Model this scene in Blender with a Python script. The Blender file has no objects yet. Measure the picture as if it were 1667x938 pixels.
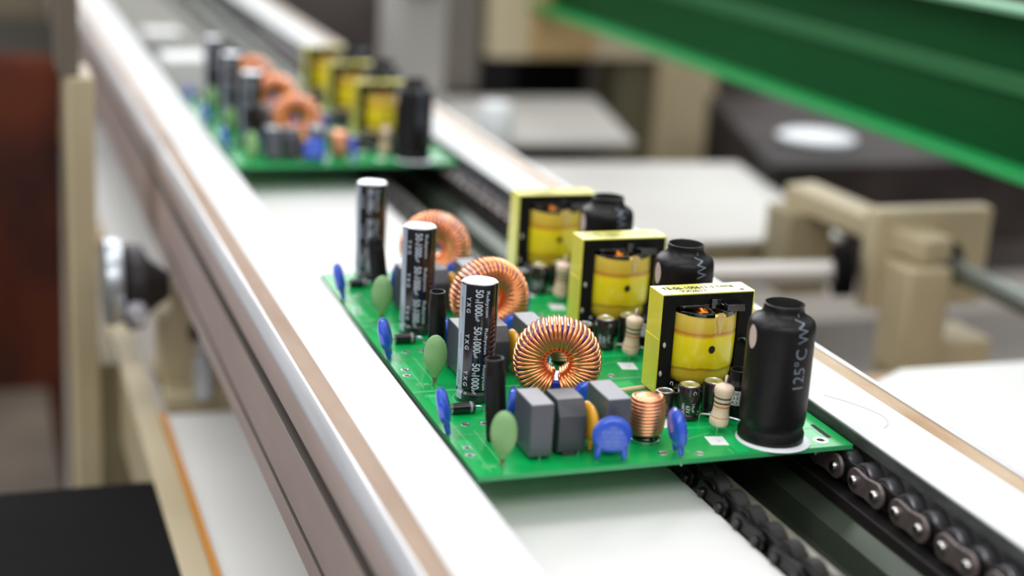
import bpy, bmesh, math, random
from mathutils import Vector, Matrix
R = math.radians
PI = math.pi
S = 0.001                      # everything below is written in millimetres
scene = bpy.context.scene
COL = scene.collection
random.seed(7)

# ------------------------------------------------------------------ camera
CAM = (-136.41, -393.84, 181.15)
F_PX, PITCH, YAW, ROLL = 2508.87, 0.28674762, 0.34968202, 0.05741126
fwd = Vector((math.sin(YAW) * math.cos(PITCH), math.cos(YAW) * math.cos(PITCH), -math.sin(PITCH)))
rt = Vector((math.cos(YAW), -math.sin(YAW), 0))
up = rt.cross(fwd)
r2 = rt * math.cos(ROLL) + up * math.sin(ROLL)
u2 = -rt * math.sin(ROLL) + up * math.cos(ROLL)
cd = bpy.data.cameras.new('camera')
cam = bpy.data.objects.new('camera', cd)
COL.objects.link(cam)
m3 = Matrix((r2, u2, -fwd)).transposed()
cam.matrix_world = Matrix.Translation(Vector(CAM) * S) @ m3.to_4x4()
cd.sensor_width = 36.0
cd.lens = F_PX / 1667 * 36.0
cd.clip_start = 0.01
cd.clip_end = 50
cd.dof.use_dof = True
cd.dof.focus_distance = 0.512
cd.dof.aperture_fstop = 4.9
scene.camera = cam

# ------------------------------------------------------------------ light
w = bpy.data.worlds.new('world')
scene.world = w
w.use_nodes = True
wn = w.node_tree
bg = wn.nodes['Background']
tc = wn.nodes.new('ShaderNodeTexCoord')
sx = wn.nodes.new('ShaderNodeSeparateXYZ')
mr = wn.nodes.new('ShaderNodeMapRange')
mr.inputs['From Min'].default_value = -0.1
mr.inputs['From Max'].default_value = 0.75
rp = wn.nodes.new('ShaderNodeValToRGB')
rp.color_ramp.elements[0].color = (0.12, 0.112, 0.108, 1)
rp.color_ramp.elements[1].color = (0.95, 0.98, 1.0, 1)
wn.links.new(tc.outputs['Generated'], sx.inputs[0])
wn.links.new(sx.outputs['Z'], mr.inputs['Value'])
wn.links.new(mr.outputs[0], rp.inputs[0])
wn.links.new(rp.outputs[0], bg.inputs[0])
bg.inputs[1].default_value = 1.1


def area(name, loc, aim, sx_, sy_, power, col=(1, 1, 1)):
    l = bpy.data.lights.new(name, 'AREA')
    l.shape = 'RECTANGLE'
    l.size, l.size_y = sx_ * S, sy_ * S
    l.energy = power
    l.color = col
    o = bpy.data.objects.new(name, l)
    COL.objects.link(o)
    o.location = Vector(loc) * S
    o.rotation_euler = (Vector(aim) - Vector(loc)).to_track_quat('-Z', 'Y').to_euler()
    return o


area('ceiling_and_fill_lamp', (-500, 300, 1700), (20, 120, 0), 300, 1600, 11, (0.96, 0.98, 1))
area('ceiling_and_fill_lamp', (700, 900, 1700), (100, 300, 0), 300, 1600, 11, (0.97, 0.98, 1))
area('ceiling_and_fill_lamp', (-1700, 250, 1100), (0, 200, -20), 400, 1800, 9, (0.98, 0.98, 1))  # unseen fill, added to lighten the left-facing sides
area('ceiling_and_fill_lamp', (600, 4600, 1750), (100, 300, 0), 5200, 900, 160, (0.97, 0.98, 1))  # unseen rear light, added for sheen on upward faces
area('ceiling_and_fill_lamp', (-100, -1500, 1500), (60, 100, 0), 2600, 700, 26, (1, 0.98, 0.96))  # unseen fill behind the camera, added to brighten front faces
area('ceiling_and_fill_lamp', (100, 2200, 1900), (100, 900, 0), 2500, 400, 22, (0.97, 0.98, 1))
scene.view_settings.view_transform = 'Standard'
scene.view_settings.look = 'None'
scene.view_settings.gamma = 1
scene.view_settings.use_curve_mapping = False
scene.view_settings.exposure = -0.42
scene.cycles.max_bounces = 8
scene.cycles.use_denoising = True

# ------------------------------------------------------------------ materials
MATS = {}


def lin(c):
    return tuple(((v / 255) / 12.92 if v / 255 <= 0.04045 else (((v / 255) + 0.055) / 1.055) ** 2.4) for v in c)


def mat(name, rgb, rough=0.5, metal=0.0, spec=0.5, noise=None, bump=None, coat=0.0, sss=0.0, stretch=(1, 1, 1)):
    """rgb in 0..255 sRGB. noise = (scale per metre, second rgb, contrast); bump = (scale, strength mm)"""
    if name in MATS:
        return MATS[name]
    m = bpy.data.materials.new(name)
    m.use_nodes = True
    nt = m.node_tree
    b = nt.nodes['Principled BSDF']
    c = lin(rgb)
    b.inputs['Base Color'].default_value = (*c, 1)
    b.inputs['Roughness'].default_value = rough
    b.inputs['Metallic'].default_value = metal
    b.inputs['Specular IOR Level'].default_value = spec
    b.inputs['Coat Weight'].default_value = coat
    b.inputs['Coat Roughness'].default_value = 0.08
    if sss:
        b.inputs['Subsurface Weight'].default_value = sss
        b.inputs['Subsurface Radius'].default_value = (0.002, 0.002, 0.001)
        b.inputs['Subsurface Scale'].default_value = 1.0
    if noise or bump:
        t = nt.nodes.new('ShaderNodeTexCoord')
        mp = nt.nodes.new('ShaderNodeMapping')
        mp.inputs['Scale'].default_value = stretch
        nt.links.new(t.outputs['Object'], mp.inputs[0])
    if noise:
        n = nt.nodes.new('ShaderNodeTexNoise')
        n.inputs['Scale'].default_value = noise[0]
        n.inputs['Detail'].default_value = 5
        nt.links.new(mp.outputs[0], n.inputs['Vector'])
        r = nt.nodes.new('ShaderNodeValToRGB')
        k = noise[2] if len(noise) > 2 else 0.2
        r.color_ramp.elements[0].position = 0.5 - k
        r.color_ramp.elements[1].position = 0.5 + k
        r.color_ramp.elements[0].color = (*c, 1)
        r.color_ramp.elements[1].color = (*lin(noise[1]), 1)
        nt.links.new(n.outputs[0], r.inputs[0])
        nt.links.new(r.outputs[0], b.inputs['Base Color'])
    if bump:
        n = nt.nodes.new('ShaderNodeTexNoise')
        n.inputs['Scale'].default_value = bump[0]
        n.inputs['Detail'].default_value = 3
        nt.links.new(mp.outputs[0], n.inputs['Vector'])
        bp = nt.nodes.new('ShaderNodeBump')
        bp.inputs['Strength'].default_value = 1
        bp.inputs['Distance'].default_value = bump[1] * S
        nt.links.new(n.outputs[0], bp.inputs['Height'])
        nt.links.new(bp.outputs[0], b.inputs['Normal'])
    MATS[name] = m
    return m


pcb = mat('solder_mask_green', (4, 176, 86), 0.3, spec=.35, noise=(45, (3, 156, 74), 0.12))
pcb_edge = mat('board_edge_green', (60, 165, 105), 0.4, sss=0.2)
pcb_score = mat('score_line', (120, 200, 150), 0.5)
silk = mat('silkscreen_white', (226, 236, 226), 0.6)
silk_pale = mat('silkscreen_pale', (150, 205, 150), 0.6)
solder = mat('solder', (205, 207, 210), 0.25, 1.0)
tin = mat('tinned_wire', (222, 224, 226), 0.22, 1.0)
alu = mat('can_aluminium', (235, 238, 242), 0.28, 1.0)
sleeve = mat('black_sleeve', (26, 24, 28), 0.16, 0, 0.6, coat=0.6)
sleeve_s = mat('dark_brown_sleeve', (38, 28, 30), 0.2, 0, 0.6, coat=0.5)
stripe = mat('sleeve_stripe', (168, 180, 198), 0.3, coat=0.4)
printing = mat('sleeve_print', (205, 212, 226), 0.4)
shrink = mat('heat_shrink', (13, 10, 12), 0.42, 0, 0.35, bump=(500, 0.15))
shrink_in = mat('heat_shrink_inside', (14, 12, 13), 0.7)
shrink_print = mat('heat_shrink_print', (120, 128, 142), 0.6)
boxm = mat('film_box_grey', (84, 86, 96), 0.36, spec=.75, noise=(700, (78, 80, 90), 0.3), bump=(1500, 0.03))
boxd = mat('film_box_dark', (58, 60, 66), 0.4, spec=.6, bump=(1500, 0.03))
blue = mat('blue_epoxy', (46, 88, 205), 0.2, coat=0.7, bump=(260, 0.25))
blue_print = mat('blue_epoxy_print', (130, 160, 225), 0.5)
orange = mat('amber_epoxy', (240, 176, 48), 0.2, coat=0.7, bump=(260, 0.2))
greenep = mat('green_epoxy', (132, 176, 116), 0.42, coat=0.1, bump=(900, 0.06))
brownlead = mat('coated_lead', (120, 110, 70), 0.5)
copper = mat('enamelled_copper', (255, 184, 126), 0.27, 0.9, noise=(160, (244, 152, 98), 0.25))
copper_l = mat('copper_strand', (248, 190, 152), 0.33, 1.0, noise=(240, (238, 160, 118), 0.25))
core_blue = mat('core_blue', (38, 34, 150), 0.3, coat=0.4)
ferrite = mat('black_ferrite', (14, 14, 13), 0.7, spec=.2, noise=(300, (24, 24, 22), 0.2), bump=(1800, 0.03))
bakelite = mat('black_bobbin', (10, 10, 12), 0.12, coat=0.6)
tape_y = mat('yellow_tape', (236, 230, 72), 0.3, noise=(60, (222, 214, 58), 0.2), coat=0.3, bump=(140, 0.2))
ink = mat('black_ink', (30, 30, 16), 0.6)
whitetab = mat('white_label', (238, 240, 238), 0.5)
pinkmark = mat('pink_mark', (205, 150, 170), 0.6)
resist = mat('resistor_tan', (236, 208, 182), 0.4, coat=0.25)
band_br = mat('band_brown', (84, 38, 30), 0.4)
band_bk = mat('band_black', (34, 24, 30), 0.4)
band_or = mat('band_orange', (226, 118, 60), 0.4)
band_go = mat('band_gold', (205, 160, 80), 0.3, 0.6)
diodem = mat('diode_black', (24, 24, 26), 0.22, coat=0.5)
glue = mat('white_silicone', (232, 236, 240), 0.45)
hole_m = mat('hole_dark', (12, 30, 20), 0.8)
lamin = mat('white_laminate', (218, 219, 219), 0.6, spec=.12, noise=(9, (213, 214, 214), 0.3))
woodm = mat('bare_particle_board', (166, 134, 98), 0.75, noise=(70, (196, 176, 150), 0.22), bump=(700, 0.15), stretch=(1, 0.3, 1))
woodr = mat('worn_edge_board', (150, 128, 112), 0.75, spec=.15, noise=(60, (172, 150, 132), 0.2), bump=(600, 0.12), stretch=(1, 0.25, 1))
alu_b = mat('brushed_aluminium', (236, 237, 240), 0.35, 0.55, noise=(300, (200, 200, 204), 0.3), stretch=(1, 0.05, 1))
alu_br = mat('bronzed_aluminium', (206, 187, 180), 0.45, 0.2, noise=(40, (184, 164, 158), 0.25), stretch=(1, 0.25, 1), bump=(900, 0.02))
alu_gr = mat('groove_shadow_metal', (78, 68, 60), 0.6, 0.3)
edge_dk = mat('dark_rail_edge', (52, 54, 52), 0.6, noise=(260, (84, 88, 84), 0.18), bump=(900, 0.2), stretch=(1, 0.3, 1))
steel = mat('chain_steel', (138, 126, 124), 0.36, 0.55, noise=(300, (108, 98, 96), 0.25))
steel_pin = mat('pin_steel', (205, 200, 198), 0.22, 1.0)
steel_dk = mat('greasy_steel', (122, 120, 124), 0.34, 0.9)
grease = mat('black_guide', (26, 21, 20), 0.6)
chan = mat('olive_channel', (70, 78, 66), 0.32, 0.5, noise=(30, (60, 68, 58), 0.25), stretch=(1, 0.2, 1))
chan_l = mat('olive_channel_lip', (132, 128, 114), 0.45, 0.3, noise=(300, (96, 92, 80), 0.2), stretch=(1, 0.4, 1))
panel_w = mat('white_slide_panel', (232, 231, 228), 0.45, spec=.4, noise=(8, (226, 225, 221), 0.3))
beige = mat('beige_paint', (196, 182, 150), 0.5, noise=(14, (184, 168, 134), 0.25))
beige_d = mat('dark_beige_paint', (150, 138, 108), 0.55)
rust = mat('amber_strip', (206, 136, 36), 0.5)
cloth = mat('brown_cloth', (104, 46, 20), 0.9, noise=(7, (36, 19, 25), 0.12), stretch=(1.4, 1.4, 0.6))
greenp = mat('green_paint', (6, 84, 36), 0.5, spec=.15, noise=(6, (8, 70, 30), 0.3))
greenl = mat('lit_green_paint', (24, 158, 78), 0.45)  # lighter copy of the beam green: light from above put into the colour
blackp = mat('black_plastic', (12, 9, 11), 0.85, spec=.1, noise=(6, (20, 18, 20), 0.1))
greyt = mat('grey_table', (206, 202, 196), 0.5, noise=(5, (190, 186, 180), 0.3))
dkgrey = mat('dark_machine', (92, 84, 80), 0.6, noise=(5, (48, 42, 42), 0.15))
midgrey = mat('mid_machine', (128, 120, 112), 0.6, noise=(5, (100, 94, 88), 0.2))
floorm = mat('factory_floor', (150, 142, 132), 0.5, noise=(1.5, (120, 112, 104), 0.25))
wallm = mat('factory_wall', (128, 122, 114), 0.8, noise=(1.2, (92, 86, 80), 0.2))
lightgrey = mat('light_grey_box', (214, 216, 214), 0.5)

# winding of the transformer: tape layers with amber varnish bands (the bands belong to the tape)
m = bpy.data.materials.new('amber_tape_winding')
m.use_nodes = True
nt = m.node_tree
b = nt.nodes['Principled BSDF']
t = nt.nodes.new('ShaderNodeTexCoord')
s_ = nt.nodes.new('ShaderNodeSeparateXYZ')
nt.links.new(t.outputs['Object'], s_.inputs[0])
n = nt.nodes.new('ShaderNodeTexNoise')
n.inputs['Scale'].default_value = 90
n.inputs['Detail'].default_value = 4
nt.links.new(t.outputs['Object'], n.inputs['Vector'])
ad = nt.nodes.new('ShaderNodeMath')
ad.operation = 'MULTIPLY_ADD'
ad.inputs[1].default_value = 0.0032
nt.links.new(n.outputs[0], ad.inputs[0])
nt.links.new(s_.outputs['Z'], ad.inputs[2])
mr2 = nt.nodes.new('ShaderNodeMapRange')
mr2.inputs['From Min'].default_value = 0.007
mr2.inputs['From Max'].default_value = 0.0335
nt.links.new(ad.outputs[0], mr2.inputs['Value'])
cr = nt.nodes.new('ShaderNodeValToRGB')
el = cr.color_ramp.elements
el[0].position = 0
el[0].color = (*lin((230, 196, 50)), 1)
el[1].position = 1
el[1].color = (*lin((238, 204, 90)), 1)
for p_, c_ in ((0.20, (234, 196, 48)), (0.235, (186, 138, 36)), (0.26, (250, 218, 30)), (0.40, (255, 230, 24)), (0.66, (255, 228, 28)),
               (0.695, (222, 170, 34)), (0.71, (206, 132, 40)), (0.73, (212, 148, 52)), (0.745, (220, 184, 58)), (0.9, (238, 204, 84))):
    e = el.new(p_)
    e.color = (*lin(c_), 1)
nt.links.new(mr2.outputs[0], cr.inputs[0])
nt.links.new(cr.outputs[0], b.inputs['Base Color'])
b.inputs['Roughness'].default_value = 0.25
b.inputs['Coat Weight'].default_value = 0.4
bp = nt.nodes.new('ShaderNodeBump')
bp.inputs['Distance'].default_value = 0.00035
nt.links.new(n.outputs[0], bp.inputs['Height'])
nt.links.new(bp.outputs[0], b.inputs['Normal'])
wind_m = m


# ------------------------------------------------------------------ mesh helpers (mm)
def BM():
    return bmesh.new()


def obj(name, bm, mats, parent=None, loc=(0, 0, 0), rot=(0, 0, 0), bevel=0, smooth=35, label=None, seg=2):
    me = bpy.data.meshes.new(name)
    bmesh.ops.scale(bm, vec=(S, S, S), verts=bm.verts)
    bmesh.ops.recalc_face_normals(bm, faces=bm.faces)
    bm.to_mesh(me)
    bm.free()
    for mm in (mats if isinstance(mats, (list, tuple)) else [mats]):
        me.materials.append(mm)
    if smooth:
        me.polygons.foreach_set('use_smooth', [True] * len(me.polygons))
        me.set_sharp_from_angle(angle=R(smooth))
    o = bpy.data.objects.new(name, me)
    COL.objects.link(o)
    o.location = Vector(loc) * S
    o.rotation_euler = rot
    if parent:
        o.parent = parent
    if bevel:
        bv = o.modifiers.new('edge', 'BEVEL')
        bv.width = bevel * S
        bv.segments = seg
        bv.limit_method = 'ANGLE'
    if label:
        o['label'] = label
    return o


def thing(name, label, cat, loc=(0, 0, 0), rotz=0, group=None):
    o = bpy.data.objects.new(name, None)
    o.empty_display_size = 0.01
    COL.objects.link(o)
    o.location = Vector(loc) * S
    o.rotation_euler = (0, 0, rotz)
    return tag(o, label, cat, group)


def tag(o, label, cat, group=None):
    o['label'] = label
    o['category'] = cat
    if group:
        o['group'] = group
    return o


def struct(name, bm, mt, **k):
    o = obj(name, bm, mt, **k)
    o['kind'] = 'structure'
    return o


def faces(bm, vs, fs, mi=0):
    v = [bm.verts.new(p) for p in vs]
    out = []
    for f in fs:
        fc = bm.faces.new([v[i] for i in f])
        fc.material_index = mi
        out.append(fc)
    return v


def box(bm, x0, x1, y0, y1, z0, z1, mi=0):
    return faces(bm, [(x0, y0, z0), (x1, y0, z0), (x1, y1, z0), (x0, y1, z0), (x0, y0, z1), (x1, y0, z1), (x1, y1, z1), (x0, y1, z1)],
                 [(0, 3, 2, 1), (4, 5, 6, 7), (0, 1, 5, 4), (1, 2, 6, 5), (2, 3, 7, 6), (3, 0, 4, 7)], mi)


def prism(bm, pts, a0, a1, axis='y', mi=0):
    """pts: 2-D outline; axis 'y' -> (x,z), 'z' -> (x,y), 'x' -> (y,z)"""
    def P(p, a):
        return (p[0], a, p[1]) if axis == 'y' else (p[0], p[1], a) if axis == 'z' else (a, p[0], p[1])
    n_ = len(pts)
    vs = [P(p, a0) for p in pts] + [P(p, a1) for p in pts]
    fs = [tuple(range(n_)), tuple(range(2 * n_ - 1, n_ - 1, -1))] + [(i, (i + 1) % n_, n_ + (i + 1) % n_, n_ + i) for i in range(n_)]
    return faces(bm, vs, fs, mi)


def lathe(bm, prof, seg=40, mi=0, c=(0, 0, 0), mis=None, cap=True, axis='z', a0=0.0, a1=2 * PI, el=(1, 1)):
    """prof: (r, h) list; mis: material index for each profile span"""
    full = abs(a1 - a0 - 2 * PI) < 1e-6
    ns = seg if full else seg + 1
    rings = []
    for r, h in prof:
        ring = []
        for i in range(ns):
            a = a0 + (a1 - a0) * i / seg
            x, y = r * math.cos(a) * el[0], r * math.sin(a) * el[1]
            p = (x, y, h) if axis == 'z' else (h, x, y) if axis == 'x' else (y, h, x)
            ring.append(bm.verts.new((p[0] + c[0], p[1] + c[1], p[2] + c[2])))
        rings.append(ring)
    for k in range(len(prof) - 1):
        for i in range(seg):
            j = (i + 1) % ns
            try:
                f = bm.faces.new((rings[k][i], rings[k][j], rings[k + 1][j], rings[k + 1][i]))
                f.material_index = mis[k] if mis else mi
            except ValueError:
                pass
    if cap and full:
        for ring, q in ((rings[0], 0), (rings[-1], -1)):
            f = bm.faces.new(ring if q else ring[::-1])
            f.material_index = (mis[q] if mis else mi)
    return rings


def tube(bm, pts, r, seg=10, mi=0, closed=False, taper=None):
    pts = [Vector(p) for p in pts]
    n_ = len(pts)
    rings = []
    prev = None
    for i, p in enumerate(pts):
        if closed:
            d = pts[(i + 1) % n_] - pts[i - 1]
        else:
            d = pts[min(i + 1, n_ - 1)] - pts[max(i - 1, 0)]
        d.normalize()
        if prev is None:
            nrm = d.orthogonal().normalized()
        else:
            nrm = (prev - d * prev.dot(d)).normalized()
        prev = nrm
        bn = d.cross(nrm)
        rr = r if taper is None else taper[i]
        rings.append([bm.verts.new(p + (nrm * math.cos(2 * PI * k / seg) + bn * math.sin(2 * PI * k / seg)) * rr) for k in range(seg)])
    for i in range(n_ if closed else n_ - 1):
        a, b_ = rings[i], rings[(i + 1) % n_]
        for k in range(seg):
            f = bm.faces.new((a[k], a[(k + 1) % seg], b_[(k + 1) % seg], b_[k]))
            f.material_index = mi
    if not closed:
        bm.faces.new(rings[0][::-1]).material_index = mi
        bm.faces.new(rings[-1]).material_index = mi


def smooth_pts(pts, n_=6):
    """Catmull-Rom through the points"""
    P = [Vector(p) for p in pts]
    P = [P[0] * 2 - P[1]] + P + [P[-1] * 2 - P[-2]]
    out = []
    for i in range(1, len(P) - 2):
        for k in range(n_):
            t_ = k / n_
            a, b_, c, d = P[i - 1], P[i], P[i + 1], P[i + 2]
            out.append(0.5 * ((2 * b_) + (c - a) * t_ + (2 * a - 5 * b_ + 4 * c - d) * t_ ** 2 + (3 * b_ - a - 3 * c + d) * t_ ** 3))
    out.append(P[-2])
    return out


def text_pts(s, bold=0.0):
    """verts (x,y) and faces of a piece of text, one unit of height"""
    cu = bpy.data.curves.new('t', 'FONT')
    cu.body = s
    cu.resolution_u = 3
    cu.offset = bold
    ob = bpy.data.objects.new('t', cu)
    me = bpy.data.meshes.new_from_object(ob)
    v = [(p.co.x, p.co.y) for p in me.vertices]
    f = [tuple(p.vertices) for p in me.polygons]
    bpy.data.objects.remove(ob)
    bpy.data.curves.remove(cu)
    bpy.data.meshes.remove(me)
    return v, f


def text(bm, s, w_, h_, fn, mi=1, cuts=0, bold=0.0):
    """text of width w_ and height h_ (mm), mapped through fn(u, v) -> point; thin sheet following the surface"""
    v, f = text_pts(s, bold)
    x0, x1 = min(p[0] for p in v), max(p[0] for p in v)
    y0, y1 = min(p[1] for p in v), max(p[1] for p in v)
    tb = bmesh.new()
    vs = [tb.verts.new(((p[0] - x0) / (x1 - x0) * w_, (p[1] - y0) / (y1 - y0) * h_, 0)) for p in v]
    for q in f:
        try:
            tb.faces.new([vs[i] for i in q])
        except ValueError:
            pass
    for k in range(1, cuts + 1):
        bmesh.ops.bisect_plane(tb, geom=tb.verts[:] + tb.edges[:] + tb.faces[:], plane_co=(0, h_ * k / (cuts + 1), 0), plane_no=(0, 1, 0))
    tb.verts.index_update()
    mp = [bm.verts.new(fn(p.co.x, p.co.y)) for p in tb.verts]
    for q in tb.faces:
        try:
            fc = bm.faces.new([mp[p.index] for p in q.verts])
            fc.material_index = mi
        except ValueError:
            pass
    tb.free()


def down_text(rad, az0, z0, v0):
    """reading downwards, letter tops to the right seen from outside"""
    return lambda u, v: (rad * math.cos(az0 + (v0 + v) / rad), rad * math.sin(az0 + (v0 + v) / rad), z0 - u)


def up_text(rad, az0, z0, v0):
    """reading upwards, letter tops to the left"""
    return lambda u, v: (rad * math.cos(az0 - (v0 + v) / rad), rad * math.sin(az0 - (v0 + v) / rad), z0 + u)


def up_text_prof(prof, az0, z0, v0):
    def f(u, v):
        z = z0 + u
        rad = prof[0][0]
        for (ra, za), (rb, zb) in zip(prof, prof[1:]):
            if za <= z <= zb:
                rad = ra + (rb - ra) * (z - za) / (zb - za)
        a = az0 - (v0 + v) / prof[0][0]
        return ((rad + .07) * math.cos(a), (rad + .07) * math.sin(a), z)
    return f


def copy_tree(o, parent=None):
    c = o.copy()
    COL.objects.link(c)
    if parent:
        c.parent = parent
    for ch in list(o.children):
        copy_tree(ch, c)
    return c


# ------------------------------------------------------------------ the setting
bm = BM(); box(bm, -3500, 4500, -1500, 6000, -860, -850)
struct('floor', bm, floorm, smooth=0)
bm = BM(); box(bm, -3500, 4500, 6000, 6060, -850, 2600)
struct('wall_back', bm, wallm, smooth=0)

Y0, Y1 = -330, 1500


def rail_left():
    t_ = thing('conveyor_rail', 'long white-topped conveyor rail with silver edge and grooved grey-brown side', 'conveyor rail', (0, 0, 0), 0, 'white-topped conveyor rails')
    bm = BM(); box(bm, -27.8, -5, Y0, Y1, 0, 4.0)
    obj('white_top', bm, lamin, t_, bevel=0.25)
    # worn board strip between white top and metal edge
    bm = BM()
    pts = [(-34.4, 0), (-27.6, 0), (-27.6, 3.96), (-34.4, 3.9)]
    prism(bm, pts, Y0, Y1)
    obj('edge_strip', bm, woodr, t_, label='worn brown strip between white top and silver edge')
    # extruded aluminium with two grooves
    bm = BM()
    P = [(-34.5, 4.3), (-35.6, 4.7), (-38.6, 1.6), (-39.2, 0.4), (-39.2, -10.2), (-36.4, -10.8), (-34.0, -11.6), (-34.0, -15.6), (-36.5, -16.0),
         (-39.2, -16.4), (-39.4, -39.6), (-37.5, -40.2), (-37.5, -41.6), (-39.6, -42.0), (-40.0, -49.5), (-8, -49.5), (-8, -1), (-34.5, -1)]
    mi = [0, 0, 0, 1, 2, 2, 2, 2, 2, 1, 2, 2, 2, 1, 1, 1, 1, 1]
    n_ = len(P)
    va = [bm.verts.new((p[0], Y0, p[1])) for p in P]
    vb = [bm.verts.new((p[0], Y1, p[1])) for p in P]
    for i in range(n_):
        j = (i + 1) % n_
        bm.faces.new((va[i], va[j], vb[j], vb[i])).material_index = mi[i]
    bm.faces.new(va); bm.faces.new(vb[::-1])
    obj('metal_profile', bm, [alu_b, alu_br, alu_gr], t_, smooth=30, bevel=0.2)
    return t_


def rail_right():
    t_ = thing('conveyor_rail', 'white-topped conveyor rail beyond the chain with a bare brown strip along its edge', 'conveyor rail', (0, 0, 0), 0, 'white-topped conveyor rails')
    bm = BM(); box(bm, 127.4, 151, Y0, Y1, 0.2, 4.0)
    obj('white_top', bm, lamin, t_, bevel=0.25)
    bm = BM(); box(bm, 127.0, 129.5, Y0, Y1, -0.6, 3.5)
    obj('dark_edge', bm, edge_dk, t_, bevel=0.3, label='dark worn edge facing the chain')
    bm = BM(); box(bm, 151, 157.6, Y0, Y1, 0.2, 3.8)
    obj('edge_strip', bm, woodm, t_, label='bare wood-coloured strip')
    bm = BM()
    prism(bm, [(157.6, -40), (157.6, 4.5), (159.6, 4.5), (161.2, 3.2), (161.2, -49), (135, -49), (135, 0.2), (136, 0.2), (136, -40)], Y0, Y1)
    obj('metal_profile', bm, alu_b, t_, smooth=30, bevel=0.2)
    # scratch / hair-thin mark on the white top
    bm = BM()
    pts = smooth_pts([(134, 33, 4.03), (140, 23, 4.03), (143.5, 12, 4.03), (141.6, 5, 4.03), (138, 1.5, 4.03)], 6)
    tube(bm, pts, 0.12, 5)
    obj('scratch', bm, mat('scratch_grey', (176, 176, 178), 0.6), t_)
    return t_


rail_left()
rail_right()

# white slide panel under the boards
bm = BM(); box(bm, -7.5, 76.6, Y0, 690, -18.5, -16.2)
tag(obj('slide_panel', bm, panel_w, bevel=0.3), 'smooth white panel lying below the circuit boards between rail and chain', 'panel')

# olive metal channel between the two chains
t_ = thing('guide_channel', 'dull olive-grey metal channel running between the two drive chains', 'channel', (0, 0, 0))
bm = BM(); box(bm, 76.8, 134, Y0, Y1, -30, -27.5)
obj('channel_floor', bm, chan, t_)
bm = BM(); box(bm, -7.5, 76.6, 691, Y1, -22, -16.6)
obj('rear_bed', bm, mat('olive_bed', (66, 64, 54), .6, noise=(12, (92, 88, 74), .2)), t_, label='dark olive bed behind the second circuit board')
bm = BM(); prism(bm, [(87.2, -27.5), (87.2, -14.4), (88, -13.8), (90.4, -13.8), (91.2, -14.8), (91.2, -27.5)], Y0, Y1)
obj('channel_lip', bm, chan_l, t_, label='worn pale lip')
bm = BM(); prism(bm, [(109.5, -27.5), (111.5, -20.5), (117.5, -17.5), (119, -18), (119, -27.5)], Y0, Y1)
obj('raised_rib', bm, mat('olive_rib', (72, 80, 68), 0.35, 0.4), t_)
bm = BM(); box(bm, 119, 134, Y0, Y1, -27.5, -14.0)
obj('chain_guide', bm, grease, t_, bevel=0.5, label='black greasy guide under the chain')
bm = BM(); box(bm, 81, 87.2, Y0, Y1, -27.5, -20)
obj('chain_guide', bm, grease, t_, bevel=0.5, label='black greasy guide under the chain')


# ------------------------------------------------------------------ drive chains
inner_m = mat('dark_inner_plate', (44, 40, 40), 0.4, 0.5)  # recessed inner plates get a darker colour than the outer ones


def pill(bm, y0, y1, h, x0, x1, mi=0, waist=0.82, n_=8):
    """link plate in the YZ plane, rounded ends around two pins"""
    pts = []
    for k in range(n_ + 1):
        a = PI / 2 + PI * k / n_
        pts.append((y0 + h * math.cos(a), h * math.sin(a)))
    pts.append(((y0 + y1) / 2, -h * waist))
    for k in range(n_ + 1):
        a = -PI / 2 + PI * k / n_
        pts.append((y1 + h * math.cos(a), h * math.sin(a)))
    pts.append(((y0 + y1) / 2, h * waist))
    prism(bm, pts, x0, x1, 'x', mi)


PITCH_C = 11.95


def chain(label, x, z, y_first, n_links, plate_m, pin_m, roller_m, sc=1.0):
    t_ = thing('drive_chain', label, 'chain', (x, 0, z), 0, 'drive chains of the conveyor')
    protos = {}

    def get(kind, y):
        if kind in protos:
            o = protos[kind].copy()
            COL.objects.link(o)
            o.parent = t_
            o.location = Vector((0, y, 0)) * S
            return o
        bm = BM()
        if kind == 'outer_plate':
            pill(bm, 0, PITCH_C, 4.1 * sc, 0, 1.3)
            o = obj('outer_plate', bm, plate_m, t_, (0, y, 0), bevel=0.3)
        elif kind == 'inner_plate':
            pill(bm, 0, PITCH_C, 4.0 * sc, 2.2, 2.9)
            o = obj('inner_plate', bm, inner_m, t_, (0, y, 0), bevel=0.3)
        elif kind == 'pin':
            lathe(bm, [(0.3, -1.3), (1.4, -1.2), (1.75, -0.7), (1.75, 0.2), (1.75, 10)], 16, axis='x')
            o = obj('pin', bm, pin_m, t_, (0, y, 0))
        else:
            lathe(bm, [(4.6 * sc, 3.0), (5.3 * sc, 3.5), (5.3 * sc, 7.5), (4.8 * sc, 8.0)], 28, axis='x')
            o = obj('roller', bm, roller_m, t_, (0, y, 0))
        protos[kind] = o
        return o
    for i in range(n_links):
        y = y_first + i * PITCH_C
        get('pin', y)
        get('roller', y)
        if i % 2 == 0:
            get('outer_plate', y)
        else:
            get('inner_plate', y)
    return t_


# right chain (carries the boards' right edge) and the darker one beside the white panel
chain('steel roller chain with bright pins running under the right edge of the boards', 120.6, -7.2, -22.9 - 8 * PITCH_C - 0.3, 96, steel, steel_pin, steel_dk)
chain('black greasy chain half hidden along the edge of the white panel', 77.0, -14.6, -30 - 8 * PITCH_C, 96,
      mat('black_chain', (34, 31, 32), 0.3, 0.8), mat('dark_pin', (60, 57, 58), 0.3, 0.9), grease)

# ------------------------------------------------------------------ the circuit board and its components
board = thing('circuit_board', 'green circuit board in focus, crowded with capacitors, copper toroids and yellow transformers', 'circuit board', (0, 0, 0), 0, 'circuit boards riding the conveyor')
UP = 71.7
BL = 3 * UP


def sheet(bm, pts, z=0.03, mi=0, th=0.03):
    prism(bm, pts, z - th, z, 'z', mi)


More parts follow.
